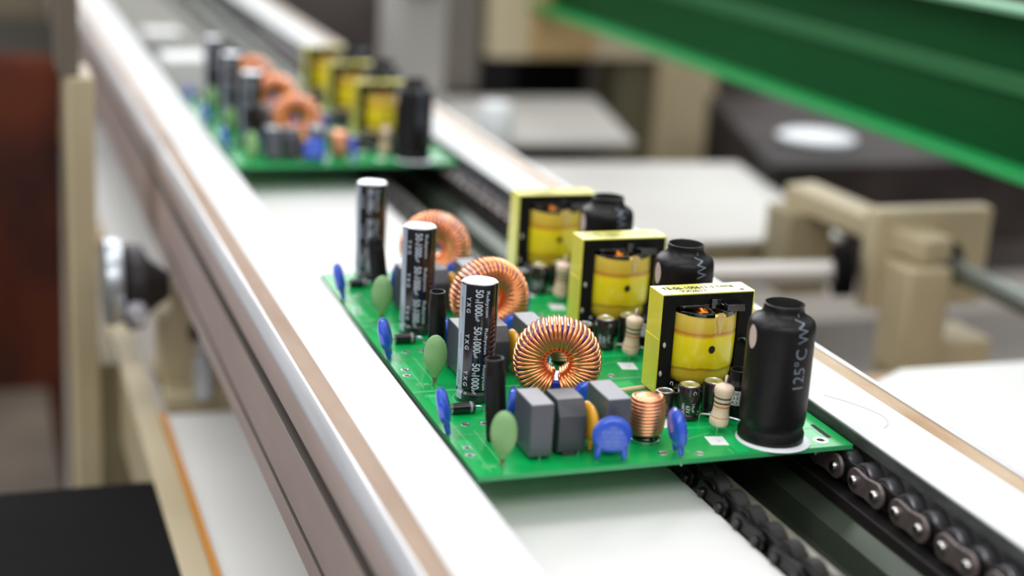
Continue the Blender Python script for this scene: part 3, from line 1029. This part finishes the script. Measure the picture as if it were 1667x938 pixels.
# ---- transformer
def transformer(loc, lbl):
    W, D, H, z0 = 17.15, 5.2, 37.2, 2.6                # half width, half depth, top, bottom
    t = 0.9
    # E-core: frame with window, tape around its edge
    bm = BM()
    outer = [(-W + .4, z0 + .4), (W - .4, z0 + .4), (W - .4, H - .4), (-W + .4, H - .4)]
    win = [(-11.8, 7.0), (11.8, 7.0), (11.8, 32.6), (-11.8, 32.6)]
    for y in (-D, D):
        o_ = [bm.verts.new((p[0], y, p[1])) for p in outer]
        w_ = [bm.verts.new((p[0], y, p[1])) for p in win]
        for i in range(4):
            j = (i + 1) % 4
            bm.faces.new((o_[i], o_[j], w_[j], w_[i]))
    bm.verts.ensure_lookup_table()
    v = bm.verts
    for i in range(4):
        j = (i + 1) % 4
        bm.faces.new((v[i], v[j], v[8 + j], v[8 + i]))
        bm.faces.new((v[4 + i], v[4 + j], v[12 + j], v[12 + i]))
    core = obj('transformer', bm, ferrite, board, loc, label=lbl, smooth=0)
    bm = BM()
    pts = []
    for (a, b_) in ((-W, z0), (W, z0), (W, H), (-W, H)):
        pts.append((a, b_))
    inn = [(p[0] * (1 - .4 / W), p[1] + (.4 if p[1] < 10 else -.4)) for p in pts]
    D2 = D + .05
    for k in range(4):
        j = (k + 1) % 4
        for y, s in ((-D2, 1), (D2, -1)):
            faces(bm, [(pts[k][0], y, pts[k][1]), (pts[j][0], y, pts[j][1]), (inn[j][0], y, inn[j][1]), (inn[k][0], y, inn[k][1])], [(0, 1, 2, 3)])
        faces(bm, [(pts[k][0], -D2, pts[k][1]), (pts[j][0], -D2, pts[j][1]), (pts[j][0], D2, pts[j][1]), (pts[k][0], D2, pts[k][1])], [(0, 1, 2, 3)])
    # overlapping second turn on the left side
    box(bm, -W - .22, -W + .01, -D - .12, D + .12, z0, 21.5)
    text(bm, 'T5-06-100611-1', 19, 3.0, lambda u, v_: (-14.6 + u, -.3 + v_, H + .08), 1, bold=.03)
    text(bm, 'YX2011', 9.5, 2.4, lambda u, v_: (-9.5 + u, -3.6 + v_, H + .08), 1, bold=.02)
    text(bm, 'Long', 6, 3.0, lambda u, v_: (6.0 + u, -.2 + v_, H + .08), 1, bold=.03)
    lathe(bm, [(0.9, H + .05), (0.01, H + .05)], 14, 1, c=(13.4, -2.9, 0), cap=False)
    obj('edge_tape', bm, [tape_y, ink], core, label='bright yellow tape round the core', smooth=20)
    # barrel winding under tape
    bm = BM()
    lathe(bm, [(0.02, 5.9), (9.4, 5.9), (10.5, 6.6), (11.2, 9), (11.7, 14), (11.9, 22), (11.8, 27.0), (11.7, 30.6), (10.6, 31.0), (9.8, 30.9), (9.6, 29.5), (0.02, 29.5)], 64, cap=False, el=(1.06, .97))
    # fold of tape coming off the top edge
    pts_ = []
    for z, hw_ in ((32.0, 1.0), (29.6, 1.5), (27, 1.0), (24.5, .3)):
        pts_.append((z, hw_))
    av_ = R(-98)
    prev_ = None
    for z, hw_ in pts_:
        a0, a1 = av_ + (.3) - hw_ / 12, av_ + .3 + hw_ / 11.6
        rr = 12.02
        cur = [bm.verts.new((rr * math.cos(a0), rr * math.sin(a0) * .97, z)), bm.verts.new((12.3 * math.cos((a0 + a1) / 2), 12.3 * math.sin((a0 + a1) / 2) * .97, z)),
               bm.verts.new((rr * math.cos(a1), rr * math.sin(a1) * .97, z))]
        if prev_:
            for q in (0, 1):
                f = bm.faces.new((prev_[q], prev_[q + 1], cur[q + 1], cur[q]))
                f.material_index = 2
        prev_ = cur
    da = R(-92)
    c0 = (11.9 * math.cos(da), 11.9 * math.sin(da) * .97 - .1, 19.2)
    ring = []
    for k in range(16):
        a = 2 * PI * k / 16
        aa = da + 1.15 * math.cos(a) / 11.5
        ring.append((11.95 * math.cos(aa), 11.95 * math.sin(aa) * .97 - .08, 19.2 + 1.35 * math.sin(a)))
    faces(bm, [c0] + ring, [(0, 1 + k, 1 + (k + 1) % 16) for k in range(16)], 1)
    obj('tape_winding', bm, [wind_m, ink, mat('tape_fold', (226, 192, 120), .25, coat=.4)], core, smooth=50, label='yellow taped winding with an amber band and a black dot')
    # bobbin: glossy top flange with wire notches, bottom flange and pins
    bm = BM()
    def arc(a0, a1, r0, r1, z0_, z1_, n_=18):
        pts__ = [(r1 * math.cos(a0 + (a1 - a0) * k / n_), r1 * math.sin(a0 + (a1 - a0) * k / n_)) for k in range(n_ + 1)]
        pts__ += [(r0 * math.cos(a1 + (a0 - a1) * k / n_), r0 * math.sin(a1 + (a0 - a1) * k / n_)) for k in range(n_ + 1)]
        prism(bm, pts__, z0_, z1_, 'z')
    arc(R(184), R(268), 9.9, 11.9, 30.4, 31.6)
    arc(R(292), R(356), 5.2, 11.9, 30.2, 32.0)
    arc(R(4), R(176), 5.2, 11.9, 30.4, 32.0)
    lathe(bm, [(5.0, 29.6), (5.2, 33.0), (6.5, 33.2)], 30, cap=False)
    box(bm, -10.5, 10.8, -5.6, 5.6, 32.0, 33.2)
    tube(bm, smooth_pts([(-10, -6.2, 32.8), (-4, -7.2, 33.2), (-1.0, -8.0, 32.4), (0.2, -9.6, 31.2)], 5), .45, 8)
    tube(bm, smooth_pts([(4.0, -5.4, 33.6), (5.2, -8.2, 33.0), (5.6, -10.4, 31.9)], 5), .5, 8)
    box(bm, 4.6, 11.2, -10.4, -5.2, 31.8, 34.2)
    box(bm, 0.6, 4.2, -6.6, -5.2, 31.8, 35.2)
    obj('bobbin_top', bm, bakelite, core, bevel=0.15, label='glossy black bobbin flange')
    bm = BM()
    tube(bm, smooth_pts([(-3.6, -6.4, 33.0), (-3.0, -7.6, 31.4), (-2.2, -9.0, 31.0), (-5.2, -9.2, 31.0)], 5), .75, 8)
    tube(bm, smooth_pts([(-1.6, -6.6, 32.0), (-2.6, -8.0, 31.0), (-6.4, -8.4, 30.9)], 5), .7, 8)
    obj('copper_wire_end', bm, mat('orange_wire', (240, 140, 40), .3, .4), core)
    bm = BM()
    box(bm, -12.4, 12.4, -10.5, 10.5, 4.6, 5.9)
    box(bm, -13, 13, -12.4, -8.8, 1.2, 5.0)
    box(bm, -13, 13, 8.8, 12.4, 1.2, 5.0)
    obj('bobbin_base', bm, bakelite, core, bevel=0.3)
    for k in range(5):
        bm = BM(); tube(bm, [(-10 + 5 * k, -11.2, 1.6), (-10 + 5 * k, -11.2, -2.2)], .4, 8)
        obj('pin', bm, tin, core)
    for (px_, pz_) in ((-15.0, 19.5), (-15.6, 9.4)):
        bm = BM()
        bmesh.ops.create_icosphere(bm, subdivisions=2, radius=.75)
        for q in bm.verts:
            q.co = Vector((q.co.x * .8 + px_, q.co.y * .5 - D - .1, q.co.z * 1.3 + pz_ + .3 * math.sin(q.co.x * 9)))
        obj('glue_drop', bm, mat('clear_glue', (205, 205, 190), .12, coat=.8), core)
    bm = BM()
    tube(bm, smooth_pts([(W - 4.6, -D - .1, 20), (W - 3.4, -D - 1.3, 20.6), (W - 1.6, -D - 1.2, 19.6), (W - .4, -D - .1, 18.2)], 5), .8, 8)
    obj('glue_drop', bm, bakelite, core)
    return core


part(transformer((95.65, 54.7, 0), 'large yellow-taped transformer'))

# ---- repeat the unit three times along the board
base_units = list(UNIT)
for k in (1, 2):
    for o in base_units:
        c = copy_tree(o, board)
        c.location.y += k * UP * S
        st = o.name.split('.')[0]
        if st == 'toroid_inductor':
            c.rotation_euler.z = (R(2), R(-28))[k - 1]
        if st == 'heat_shrink_tube':
            c.rotation_euler = ((R(-1), R(-2), R(60)), (R(-2), R(-8), R(-20)))[k - 1]
            c.location.x += (1.6, 0.4)[k - 1] * S
        if st == 'disc_capacitor':
            c.rotation_euler.x += random.uniform(-.03, .03)
            c.rotation_euler.z += random.uniform(-.08, .08)

board2 = copy_tree(board)
board2.location.y = 427 * S
board2['label'] = 'blurred green circuit board further along the conveyor, carrying orange-looking toroids'

# light boxes standing on the line beyond the second board
for (x0, x1, y0, y1, z1, lb) in ((1, 35, 745, 790, 10, 'pale grey box just behind the second circuit board'), (11, 44, 975, 1010, -2, 'pale grey box farther along the line, behind the other pale box')):
    bm = BM(); box(bm, x0, x1, y0, y1, -16.5, z1)
    o = tag(obj('carton', bm, lightgrey, bevel=2.0), lb, 'box')

# ------------------------------------------------------------------ left of the line
# hand wheel on the outer side of the left rail
kn = thing('clamp_wheel', 'round steel clamp wheel with a dark hub beside the left rail', 'wheel', (-62, 398, -54))
bm = BM(); lathe(bm, [(3, -12), (20, -12), (22.5, -11), (23, -6), (22, -3), (19, -2)], 48, axis='x')
obj('rim_disc', bm, mat('satin_steel', (190, 196, 202), .3, .8), kn)
bm = BM(); lathe(bm, [(19, -2), (23, 1), (22, 8), (14, 12), (7, 22)], 40, axis='x', c=(0, 0, -3))
obj('hub', bm, mat('dark_hub', (52, 48, 50), .4, .4), kn, label='dark hub')
bm = BM(); lathe(bm, [(2, -30), (5, -29), (5.6, -26), (5.6, -18)], 20, axis='y', c=(3, 0, -10))
obj('screw', bm, mat('bright_screw', (225, 225, 232), .3, .6), kn)

# lower deck left of / below the rail
dk = thing('lower_deck', 'white lower deck with an amber edge strip and beige side beam, below the left rail', 'conveyor deck', (0, 0, 0), 0, 'white decks left of the rail')
bm = BM(); box(bm, -45.5, 60, 20, 372, -124, -120)
obj('deck_top', bm, panel_w, dk, bevel=.5)
bm = BM(); box(bm, -48.5, -45.5, 20, 372, -127, -118.5)
obj('amber_strip', bm, rust, dk)
bm = BM(); box(bm, -61, -48.5, 20, 560, -165, -119.5)
obj('side_beam', bm, beige, dk, bevel=.8)
dk2 = thing('upper_deck', 'white deck section farther back, seen left of the left rail', 'conveyor deck', (0, 0, 0), 0, 'white decks left of the rail')
bm = BM(); box(bm, -46, 60, 560, 1180, -124, -120)
obj('deck_top', bm, panel_w, dk2, bevel=.5)
bm = BM(); box(bm, -50, -46, 560, 1180, -127, -118)
obj('amber_strip', bm, mat('tan_strip', (190, 150, 96), .5), dk2)

br = thing('support_bracket', 'beige cast bracket under the left rail, between the two white decks', 'bracket')
bm = BM()
prism(bm, [(-44, -120), (10, -120), (10, -50), (-36, -50), (-36, -72), (-44, -80)], 400, 430)
box(bm, -44, 10, 380, 450, -124, -112)
obj('bracket_body', bm, beige, br, bevel=2)
bm = BM(); lathe(bm, [(2, 396), (6, 396.5), (6, 401)], 24, axis='y', c=(-24, 0, -84))
obj('bolt', bm, dkgrey, br)
cy_ = tag(obj('air_cylinder', (lambda b_: (lathe(b_, [(5, -111), (5.5, -110), (5.5, -92), (3, -91), (3, -80)], 24, c=(0, 0, 0)), b_)[1])(BM()),
              mat('satin_steel2', (188, 192, 200), .3, .7), None, (-26, 372, 0)), 'short silver cylinder standing in front of the beige bracket', 'cylinder')

ps = thing('frame_post', 'tall beige machine post left of the white-topped left rail', 'post', (-66, 470, 0))
bm = BM(); box(bm, -20, -6, -20, 30, -850, 44)
obj('post_flange', bm, beige, ps, bevel=1)
bm = BM(); box(bm, -24, -13, -18, 28, 44.2, 100)
obj('post_cap', bm, mat('dull_brown_grey', (112, 102, 90), .6), ps, bevel=1)
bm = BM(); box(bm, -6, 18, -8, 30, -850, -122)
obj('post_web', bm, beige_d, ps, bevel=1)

tt = thing('tote_bin', 'black plastic bin standing below the left side of the conveyor', 'bin', (-150, 165, -500))
bm = BM(); box(bm, -160, 86, -200, 122, 0, 376)
obj('bin_body', bm, blackp, tt, bevel=4)
bm = BM(); box(bm, -164, 90, -204, 126, 366, 380)
obj('bin_rim', bm, blackp, tt, bevel=3)
bm = BM(); box(bm, -10, 8, -206, 127, 380, 383)
obj('lid_rib', bm, mat('bin_rib', (44, 38, 42), .5), tt, bevel=1)

# cloth hanging at the far left
bm = BM()
NX, NZ = 60, 40
vg = []
for j in range(NZ + 1):
    row = []
    for i in range(NX + 1):
        u, v = i / NX, j / NZ
        x = -640 + 592 * u
        z = -560 + 512 * v
        y = 1180 + 26 * math.sin(u * 21 + 2.5 * v) * (1 - .3 * v) + 14 * math.sin(u * 9 - 4 * v) - 40 * math.sin(PI * u)
        x2 = x + 30 * math.sin(v * 7) * (1 - u)
        row.append(bm.verts.new((x2, y, z)))
    vg.append(row)
for j in range(NZ):
    for i in range(NX):
        bm.faces.new((vg[j][i], vg[j][i + 1], vg[j + 1][i + 1], vg[j + 1][i]))
o = tag(obj('hanging_cloth', bm, cloth, smooth=180), 'dark reddish-brown cloth hanging at the far left, out of focus', 'cloth')
sd = o.modifiers.new('thick', 'SOLIDIFY')
sd.thickness = 0.003

# ------------------------------------------------------------------ right of the line
gb = thing('green_beam', 'large green painted steel beam crossing above the right side', 'beam', (0, 0, 0))
bm = BM(); box(bm, 392, 400, 60, 2600, 24, 105)
obj('beam_web', bm, greenp, gb, bevel=1)
bm = BM(); box(bm, 372, 392, 60, 2600, 22, 26.5)
obj('bottom_flange', bm, greenl, gb, bevel=1, label='lower flange in a brighter green, coloured as lit from above')
bm = BM(); box(bm, 389.5, 392, 60, 2600, 62, 73)
obj('raised_band', bm, mat('band_green', (30, 108, 56), .5), gb, bevel=1)
bm = BM(); box(bm, 378, 404, 60, 2600, 105, 108)
obj('top_flange', bm, mat('pale_green_paint', (120, 176, 138), .5), gb, bevel=.5)

wt = thing('work_table', 'pale grey table top beyond the right rail, left of the beige shaft block', 'table', (0, 0, 0), 0, 'table tops beyond the right rail')
bm = BM(); prism(bm, [(205, 455), (402, 455), (440, 680), (215, 700)], -64, -60, 'z')
obj('table_top', bm, greyt, wt, bevel=1)
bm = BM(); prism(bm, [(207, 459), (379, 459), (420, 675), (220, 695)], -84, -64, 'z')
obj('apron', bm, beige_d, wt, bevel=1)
wt2 = thing('work_table', 'white table top low at the right edge, nearest the right rail', 'table', (0, 0, 0), 0, 'table tops beyond the right rail')
bm = BM(); prism(bm, [(180, -60), (426, -60), (426, 212), (290, 214), (236, 180)], -64, -60, 'z')
obj('table_top', bm, panel_w, wt2, bevel=1)
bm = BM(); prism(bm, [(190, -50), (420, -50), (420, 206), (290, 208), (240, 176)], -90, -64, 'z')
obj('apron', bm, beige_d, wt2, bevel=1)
bm = BM(); prism(bm, [(225, 780), (390, 770), (440, 985), (240, 985)], -66, -60, 'z')
tag(obj('rear_deck', bm, greyt, bevel=1), 'pale deck surface in front of the beige machine frame, out of focus', 'table')


def beam_between(bm, A, B, wx, wz, mi=0):
    A, B = Vector(A), Vector(B)
    d = (B - A).normalized()
    side = d.cross(Vector((0, 0, 1))).normalized() * wx / 2
    u_ = side.cross(d).normalized() * wz / 2
    vs = []
    for P_ in (A, B):
        for a, b_ in ((-1, -1), (1, -1), (1, 1), (-1, 1)):
            vs.append(tuple(P_ + side * a + u_ * b_))
    faces(bm, vs, [(0, 3, 2, 1), (4, 5, 6, 7), (0, 1, 5, 4), (1, 2, 6, 5), (2, 3, 7, 6), (3, 0, 4, 7)], mi)


sb = thing('shaft_block', 'beige bearing block with a round shaft passing through it, at the right', 'bearing block')
bm = BM(); beam_between(bm, (358, 444, -27), (387, 330, -36), 24, 14)
obj('slide_bar', bm, beige, sb, bevel=1.5)
bm = BM()
pts = [(356, -74), (437, -74), (437, -15), (356, -15)]
box(bm, 356, 437, 351, 363, -76, -16)
obj('block_plate', bm, beige, sb, bevel=2)
bm = BM(); box(bm, 364, 393, 322, 350.5, -108, -44)
obj('pillar', bm, beige, sb, bevel=2)
bm = BM(); lathe(bm, [(3, 346), (14, 347), (15, 349), (15, 351)], 36, axis='y', c=(404, 0, -49))
obj('bearing', bm, blackp, sb)
bm = BM(); tube(bm, [(404, 349, -49), (404, 90, -49)], 7, 24)
obj('shaft', bm, mat('shaft_grey_green', (120, 126, 118), .4, .6), sb)
bm = BM(); box(bm, 340, 372, 420, 450, -88, -34)
obj('rear_foot', bm, beige_d, sb, bevel=1.5)
bm = BM(); box(bm, 374, 430, 326, 362, -139.8, -90)
obj('foot', bm, beige, sb, bevel=1.5)

rd = thing('guide_rod', 'horizontal pale rod ending in a dark collar, in front of the grey table', 'rod')
bm = BM(); tube(bm, [(196, 429, -72), (346, 368, -57)], 7, 24)
obj('rod', bm, mat('rod_steel', (196, 190, 184), .35, .3), rd)
bm = BM(); tube(bm, [(343, 369, -57), (353, 365, -56)], 15, 28)
obj('collar', bm, blackp, rd)

cb = thing('cross_member', 'beige floor-level cross member running behind the white table at the right', 'beam')
bm = BM(); box(bm, 190, 700, 262, 286, -112, -90)
obj('beam', bm, mat('tan_beam', (186, 160, 132), .5), cb, bevel=1.5)
bm = BM(); box(bm, 190, 760, 300, 520, -150, -140)
tag(obj('machine_bed', bm, midgrey, bevel=2), 'grey-brown machine bed under the rod and the shaft block', 'machine bed')

bp2 = thing('gantry', 'beige machine frame with upright post and cross beam behind the grey table', 'machine frame')
bm = BM(); box(bm, 514, 579, 1000, 1070, -850, -26)
obj('post', bm, beige, bp2, bevel=1.5)
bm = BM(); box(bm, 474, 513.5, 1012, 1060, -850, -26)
obj('post_shaded_side', bm, mat('shaded_beige', (104, 98, 76), .6), bp2, bevel=1)  # darker box standing in for the side of the post in shade
bm = BM(); box(bm, 335, 620, 1000, 1080, -26, 90)
obj('cross_beam', bm, mat('beige_light', (206, 192, 162), .5), bp2, bevel=1.5)
bm = BM(); box(bm, 375, 440, 988, 1000, -22, 40)
obj('motor_cover', bm, mat('tan_cover', (190, 160, 110), .5), bp2, bevel=3)

for (x0, x1, y0, y1, z0, z1, mt, nm, lb) in (
        (600, 1500, 1100, 1380, -300, 60, dkgrey, 'control_cabinet', 'dark machine cabinet right of the beige post, under the green beam'),
        (395, 474, 1090, 1300, -300, -30, blackp, 'control_box', 'black box under the beige cross beam, left of its post'),
        (420, 1300, 1480, 1700, -300, 60, dkgrey, 'press_housing', 'dark machine housing far behind the green beam')):
    bm = BM(); box(bm, x0, x1, y0, y1, z0, z1)
    tag(obj(nm, bm, mt, bevel=4), lb, 'machine')
bm = BM(); lathe(bm, [(5, 11), (30, 11), (32, 12.5), (32, 15), (28, 17), (0.02, 17)], 40)
tag(obj('white_disc', bm, mat('white_plastic', (232, 236, 238), .4), None, (513, 687, -56)), 'round white disc lying flat on the dark grey bench under the green beam', 'disc')  # unidentified round white shape, built as a flat disc
bm = BM(); prism(bm, [(425, 600), (900, 600), (900, 900), (520, 900)], -110, -45, 'z')
tag(obj('low_bench', bm, mat('bench_top', (70, 62, 60), .7, spec=.15, noise=(9, (40, 35, 35), .15)), bevel=2), 'dark grey bench under the white disc, in front of the dark cabinet', 'bench')

# far machines along the line
for (x0, x1, y0, y1, z0, z1, mt, nm, lb) in (
        (215, 262, 900, 960, -60, 52, mat('soft_grey', (172, 168, 164), .5), 'motor_housing', 'grey motor housing behind the transformers of the second board'),
        (262, 330, 1010, 1080, -60, 60, midgrey, 'gearbox', 'grey-brown gearbox left of the beige machine frame'),
        (180, 360, 1500, 1560, -200, 20, dkgrey, 'rear_cabinet', 'dark cabinet at the far end of the line'),
        (-120, 180, 1520, 1600, -60, 10, mat('olive_grey', (120, 112, 92), .6), 'end_stop', 'olive-grey cross piece closing the far end of the conveyor'),
        (-420, -150, 1700, 1800, -300, 120, mat('pale_cabinet', (176, 174, 170), .5), 'pale_cabinet', 'pale cabinet at the far upper left')):
    bm = BM(); box(bm, x0, x1, y0, y1, z0, z1)
    tag(obj(nm, bm, mt, bevel=4), lb, 'machine')
bm = BM(); lathe(bm, [(16, 0), (18, 2), (18, 34), (15, 38), (0.02, 38)], 32)
tag(obj('white_round_object', bm, mat('white_plastic', (232, 236, 238), .4), None, (236, 890, 52)), 'white rounded object on top of the grey motor housing', 'object')  # unidentified white rounded shape, built as a capped cylinder
bm = BM(); lathe(bm, [(14, 0), (15, 2), (15, 30), (12, 36), (0.02, 36)], 32)
tag(obj('white_round_object', bm, mat('white_plastic', (232, 236, 238), .4), None, (262, 760, -62)), 'white rounded object standing beside the right rail on the pale deck', 'object')  # second unidentified white shape, a smaller capped cylinder

# unidentified pale ring shape at the lower left, built as a torus
bm = BM()
pts = [(42 * math.cos(a), 0, 42 * math.sin(a)) for a in [2 * PI * k / 40 for k in range(40)]]
tube(bm, pts, 15, 16, closed=True)
tag(obj('pale_ring', bm, mat('pale_ring_beige', (158, 150, 136), .5), None, (-196, 760, -190)), 'pale ring-shaped object in front of the brown cloth', 'ring')
bm = BM(); box(bm, -520, -75, 640, 1050, -380, -350)
tag(obj('side_shelf', bm, mat('taupe', (128, 116, 102), .6, noise=(6, (80, 68, 60), .2)), bevel=3), 'taupe shelf behind the black bin at the lower left', 'shelf')
